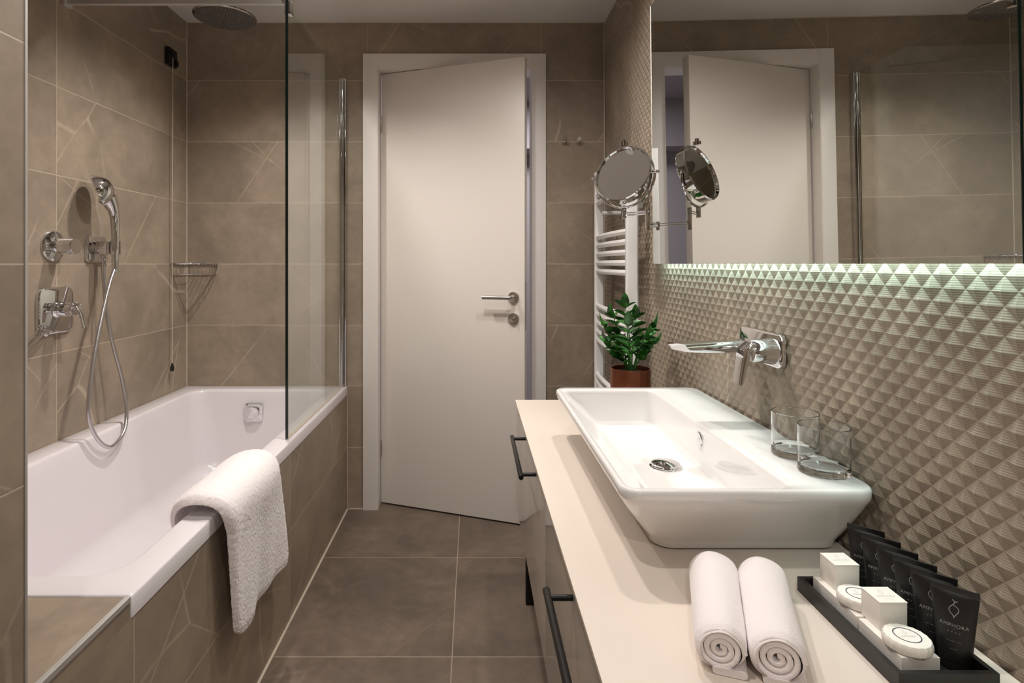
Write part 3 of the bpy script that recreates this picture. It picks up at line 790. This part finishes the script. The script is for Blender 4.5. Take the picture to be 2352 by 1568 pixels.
rolled('rolled_towel', (.3615, .872, CZ+.030), (.2950, .690, CZ+.0290), .0330, .0290, 'left of two white rolled towels on the cream worktop', 3, 1)
rolled('rolled_towel', (.4270, .858, CZ+.030), (.3535, .670, CZ+.0305), .0315, .0305, 'right of two white rolled towels, nearer the black tray', 8, -1)

# ---------------------------------------------------------------- amenity tray
tr = obj('amenity_tray', None or MB().box(.488, .604, .664, .872, CZ+.0005, CZ+.005).box(.488, .4945, .664, .872, CZ+.005, CZ+.021).box(.5975, .604, .664, .872, CZ+.005, CZ+.021).box(.4945, .5975, .664, .6705, CZ+.005, CZ+.021).box(.4945, .5975, .8655, .872, CZ+.005, CZ+.021), M_tray, loc=(.546, .768, CZ), smooth=False)
tag(tr, 'black rectangular tray of toiletries beside the rolled towels', 'tray')
TZ = CZ+.0055
def text_mesh(body, size, font=None):
    cu = bpy.data.curves.new('lettering', 'FONT'); cu.body = body; cu.size = size; cu.align_x = 'CENTER'; cu.space_character = 1.15
    cu.resolution_u = 3
    o = bpy.data.objects.new('lettering', cu); C.objects.link(o)
    dg = bpy.context.evaluated_depsgraph_get(); me = bpy.data.meshes.new_from_object(o.evaluated_get(dg))
    vs = [tuple(v.co) for v in me.vertices]; fs = [tuple(p.vertices) for p in me.polygons]
    bpy.data.objects.remove(o); bpy.data.curves.remove(cu); bpy.data.meshes.remove(me)
    return vs, fs
def stroke2d(pts, w_):
    vs = []; fs = []
    for i, p in enumerate(pts):
        a = pts[max(i-1, 0)]; b = pts[min(i+1, len(pts)-1)]
        dx, dy = b[0]-a[0], b[1]-a[1]; L = math.hypot(dx, dy) or 1
        ww = w_ * (1 if 0 < i < len(pts)-1 else .4)
        vs += [(p[0]-dy/L*ww, p[1]+dx/L*ww, 0), (p[0]+dy/L*ww, p[1]-dx/L*ww, 0)]
        if i: k = 2*i; fs.append((k-2, k, k+1, k-1))
    return vs, fs
def emblem(sc):
    # amphora: two s-shaped strokes closing in a drop, with a small lip
    L = [(-.10, 1.0), (-.02, .93), (.10, .90), (.16, .96)]
    A = [(.02, .90), (.0, .78), (-.10, .66), (-.22, .52), (-.26, .38), (-.20, .22), (-.08, .10), (.0, -.06)]
    B = [(-.04, .66), (.10, .62), (.20, .52), (.23, .40), (.18, .26), (.08, .12), (.0, -.02), (.0, -.10)]
    out = []
    for pl in (L, A, B):
        P = [(v.x*sc, v.y*sc) for v in spline([Vector((a, b, 0)) for a, b in pl], 5)]
        out.append(stroke2d(P, sc*.022))
    return out
# --- toiletry tubes: local frame, x = width, -y = front, z = up
TH = .094; TW = .0235
def tube_pt(u, v):
    # u angle, v height fraction
    z = .012 + v*(TH-.012-.006); t = v
    rx = .0168 + (TW-.0168)*t**1.1; ry = .0150*(1-t)**.62 + .0009
    return (rx*math.cos(u), ry*math.sin(u), z)
def front_y(x, z):
    t = (z-.012)/(TH-.018); t = max(0, min(1, t)); rx = .0168+(TW-.0168)*t**1.1; ry = .0150*(1-t)**.62+.0009
    return -ry*math.sqrt(max(0, 1-(x/rx)**2))
def make_tube(loc, rz, label):
    t = thing('toiletry_tube', label, 'toiletry tube', loc, 'toiletry tubes along the back of the tray', rz)
    W = wmat(t); mb = MB(); n = 36
    rings = [[tube_pt(2*PI*k/n, v) for k in range(n)] for v in [0, .05, .12, .2, .3, .4, .5, .6, .7, .8, .88, .94, .98, 1]]
    mb.loft(rings, True, True, True, W)
    obj('body', mb, M_tubeb, t)
    obj('crimp', MB().box(-TW, TW, -.0011, .0011, TH-.008, TH, .0003, W), M_tubeb, t, label='flat crimped top edge')
    cp = MB().loft([[(r*math.cos(2*PI*k/n), r*math.sin(2*PI*k/n)*.93, z) for k in range(n)] for r, z in ((.0150, .0), (.0158, .0008), (.0158, .0115), (.0155, .0120))], True, True, True, W)
    obj('cap', cp, M_tubeb, t)
    pr = MB()
    def put(vf, cx, cz, sx=1.0):
        vs, fs = vf; out = []
        for x, y, _ in vs:
            X = cx+x*sx; Z = cz+y; out.append((X, front_y(X, Z)-.00035, Z))
        pr.add(out, fs, W)
    for st in emblem(.0185): put(st, 0, .0620)
    put(text_mesh('AMPHORA', .0058), 0, .0500, .92)
    put(stroke2d([(-.002, 0), (0, .0004), (.002, 0)], .00012), 0, .0478)
    put(text_mesh('* * * *', .0042), 0, .0425)
    for x0, x1, z in ((-.0075, -.0045, .0345), (-.0038, .0015, .0345), (.0022, .0072, .0345), (-.0035, -.0010, .0258), (-.0004, .0034, .0258)):
        put(stroke2d([(x0, 0), ((x0+x1)/2, 0), (x1, 0)], .00022), 0, z)
    obj('printed_logo', pr, M_print, t, smooth=False, label='silver grey emblem and lettering')
    return t
tr_z = TZ
labs = ['nearest of the six standing black toiletry tubes', 'second nearest of the six standing black toiletry tubes', 'third nearest of the six standing black toiletry tubes',
        'fourth nearest of the six black toiletry tubes, beside the first white cube box', 'second farthest of the six standing black toiletry tubes', 'farthest of the six black toiletry tubes, closest to the washbasin']
t0 = None
for i in range(6):
    loc = (.5835 - .0012*i*0, .7020+.0318*i, tr_z)
    rz = math.radians(-43)
    if i == 0: t0 = make_tube(loc, rz, labs[0])
    else: dup(t0, loc, rz+math.radians([0, 1.5, -1, 1, -1.5, .5][i]), labs[i])
# --- flat soap boxes, cube boxes, round soaps
def flat_box(y0, y1, label):
    b = MB().box(.506, .5535, y0, y1, TZ+.0045, TZ+.0195, .0006); b.box(.506, .5535, y0, y0+.0008, TZ, TZ+.0045); 
    b = MB().box(.506, .5515, y0, y1, TZ, TZ+.0205, .0006)
    o = obj('soap_carton', b, M_card, loc=(.53, (y0+y1)/2, TZ)); return tag(o, label, 'box', 'flat white cartons in the tray')
flat_box(.684, .7605, 'flat white carton under the nearer round soap, front of the tray')
flat_box(.764, .8625, 'flat white carton under the farther round soap, far end of the tray')
BZ = TZ+.021
def cube_box(x, y, label):
    t = thing('cube_box', label, 'box', (x+.0175, y+.0175, BZ), 'white cube boxes in the tray')
    obj('carton', MB().box(x, x+.035, y, y+.035, BZ, BZ+.0345, .0005), M_card, t)
    obj('lid', MB().box(x-.0003, x+.0353, y-.0004, y+.0354, BZ+.0345, BZ+.0355, .0002), M_card, t)
    pr = MB(); M = Matrix.Translation((x+.0175, y+.0175, BZ+.0357))
    for vs, fs in emblem(.009): pr.add([(a, b+.002, 0) for a, b, _ in vs], fs, M)
    vs, fs = text_mesh('AMPHORA', .0045); pr.add([(a, b-.0055, 0) for a, b, _ in vs], fs, M)
    for x0, x1 in ((-.006, -.001), (0, .005)):
        vs, fs = stroke2d([(x0, 0), ((x0+x1)/2, 0), (x1, 0)], .00022); pr.add([(a, b-.0105, 0) for a, b, _ in vs], fs, M)
    obj('printed_logo', pr, M_printpale, t, smooth=False, label='pale grey emblem and lettering')
cube_box(.5155, .7345, 'white cube box behind the nearer round soap')
cube_box(.5155, .8255, 'white cube box at the far end of the black tray')
def soap(x, y, label):
    t = thing('round_soap', label, 'soap', (x, y, BZ), 'round soaps in the tray')
    n = 72; R_ = []
    for r, z, am in ((.0235, .0003, .0), (.0252, .002, .0003), (.0255, .006, .0005), (.0252, .0105, .0005), (.0238, .0128, .0004), (.018, .0134, 0), (.0, .0134, 0)):
        R_.append([((r+am*math.cos(18*2*PI*k/n))*math.cos(2*PI*k/n), (r+am*math.cos(18*2*PI*k/n))*math.sin(2*PI*k/n), z) for k in range(n)])
    obj('wrapped_soap', MB().loft(R_, True, True, False, Matrix.Translation((x, y, BZ))), M_card, t)
    rg = MB().loft([[(x+r*math.cos(2*PI*k/64), y+r*math.sin(2*PI*k/64), BZ+.01365) for k in range(64)] for r in (.0135, .0148)])
    obj('printed_ring', rg, M_ring, t, smooth=False, label='slate ring printed on the soap label')
    pr = MB(); M = Matrix.Translation((x, y, BZ+.0137))
    for vs, fs in emblem(.008): pr.add([(a, b+.001, 0) for a, b, _ in vs], fs, M)
    vs, fs = text_mesh('AMPHORA', .0034); pr.add([(a, b-.0035, 0) for a, b, _ in vs], fs, M)
    obj('printed_logo', pr, M_printpale, t, smooth=False, label='pale grey emblem and lettering')
soap(.5275, .7040, 'round white pleated soap nearest the camera in the black tray')
soap(.5275, .7935, 'round white pleated soap between the two cube boxes')

# ---------------------------------------------------------------- potted plant
pl = thing('potted_plant', 'small green leafy plant in a copper pot behind the washbasin', 'plant', (.502, 1.85, CZ))
px_, py_ = .502, 1.85
mb = MB().lathe([(.055, .0005), (.0615, .002), (.0625, .012), (.0625, .158), (.0615, .160), (.0590, .159), (.0585, .145)], (px_, py_, CZ), n=48, cap1=False)
obj('pot', mb, M_copper, pl)
obj('soil', MB().lathe([(.0583, .140), (.0583, .146), (.0, .150)], (px_, py_, CZ), n=28, cap1=False), M_soil, pl)
random.seed(11)
stems = MB(); leaves = MB()
def leaf_add(p, d, up, L, W_):
    d = d.normalized(); s = d.cross(up).normalized(); nn = s.cross(d).normalized()
    vs = []; fs = []; K = 8
    for i in range(K+1):
        t = i/K; wd = W_*math.sin(PI*min(1, t**.85*.98+.01))**.7*(1-.1*t) if 0 < i < K else .0003
        c = p + d*L*t + nn*(-.16*L*t*t)
        vs += [tuple(c - s*wd + nn*wd*.35), tuple(c - s*wd*.5 + nn*wd*.10), tuple(c), tuple(c + s*wd*.5 + nn*wd*.10), tuple(c + s*wd + nn*wd*.35)]
        if i:
            k = 5*i
            for j in range(4): fs.append((k-5+j, k-4+j, k+j+1, k+j))
    n = len(vs); vs2 = [tuple(Vector(v)-nn*.0005) for v in vs]
    leaves.add(vs+vs2, fs+[tuple(n+i for i in f[::-1]) for f in fs])
for az, lean, H in ((170, .42, .150), (200, .60, .105), (95, .15, .205), (60, .25, .17), (20, .45, .13), (-20, .55, .10), (250, .30, .16), (300, .40, .125), (130, .3, .175), (345, .35, .15), (225, .7, .08)):
    a = math.radians(az); dirh = Vector((math.cos(a), math.sin(a), 0))
    P = []
    for i in range(9):
        t = i/8; P.append(Vector((px_, py_, CZ+.145)) + dirh*(.012+lean*H*t**1.5) + Vector((0, 0, H*t*(1-.12*t*lean))))
    stems.tube([tuple(p) for p in P], [.0032, .0014], 7)
    sd = dirh.cross(Vector((0, 0, 1)))
    n_l = int(3+H*15)
    for k in range(1, n_l+1):
        t = .22+.78*k/n_l; i = min(7, int(t*8)); p = P[i].lerp(P[i+1], t*8-i) if i < 8 else P[8]
        tg = (P[min(i+1, 8)]-P[i]).normalized()
        for s_ in (-1, 1):
            d = (tg*.75 + sd*s_*1.0 + dirh*.15 + Vector((random.uniform(-.2, .2), random.uniform(-.2, .2), random.uniform(-.1, .25)))).normalized()
            sc = random.uniform(.85, 1.15)*(1.05-.3*t)
            leaf_add(p, d, (Vector((random.uniform(-.3, .3), random.uniform(-.3, .3), 1))+dirh*.5).normalized(), .054*sc, .0150*sc)
    leaf_add(P[8], (P[8]-P[7]), dirh+Vector((.1, .1, .1)), .050, .015)
obj('stems', stems, M_stem, pl); obj('foliage', leaves, M_leaf, pl, sharp=60)

# ---------------------------------------------------------------- ceiling downlights (outside the frame, over the passage; the third is an added one)
def downlight(x, y):
    t = thing('ceiling_downlight', 'round white recessed ceiling downlight above the passage', 'ceiling light', (x, y, CEIL), 'recessed ceiling downlights')
    obj('bezel', MB().lathe([(.045, -.001), (.045, -.010), (.048, -.012), (.056, -.008), (.058, -.0005)], (x, y, CEIL), n=36, cap0=False, cap1=False), M_rad, t)
for dx, dy, pw in DOWN: downlight(dx, dy)
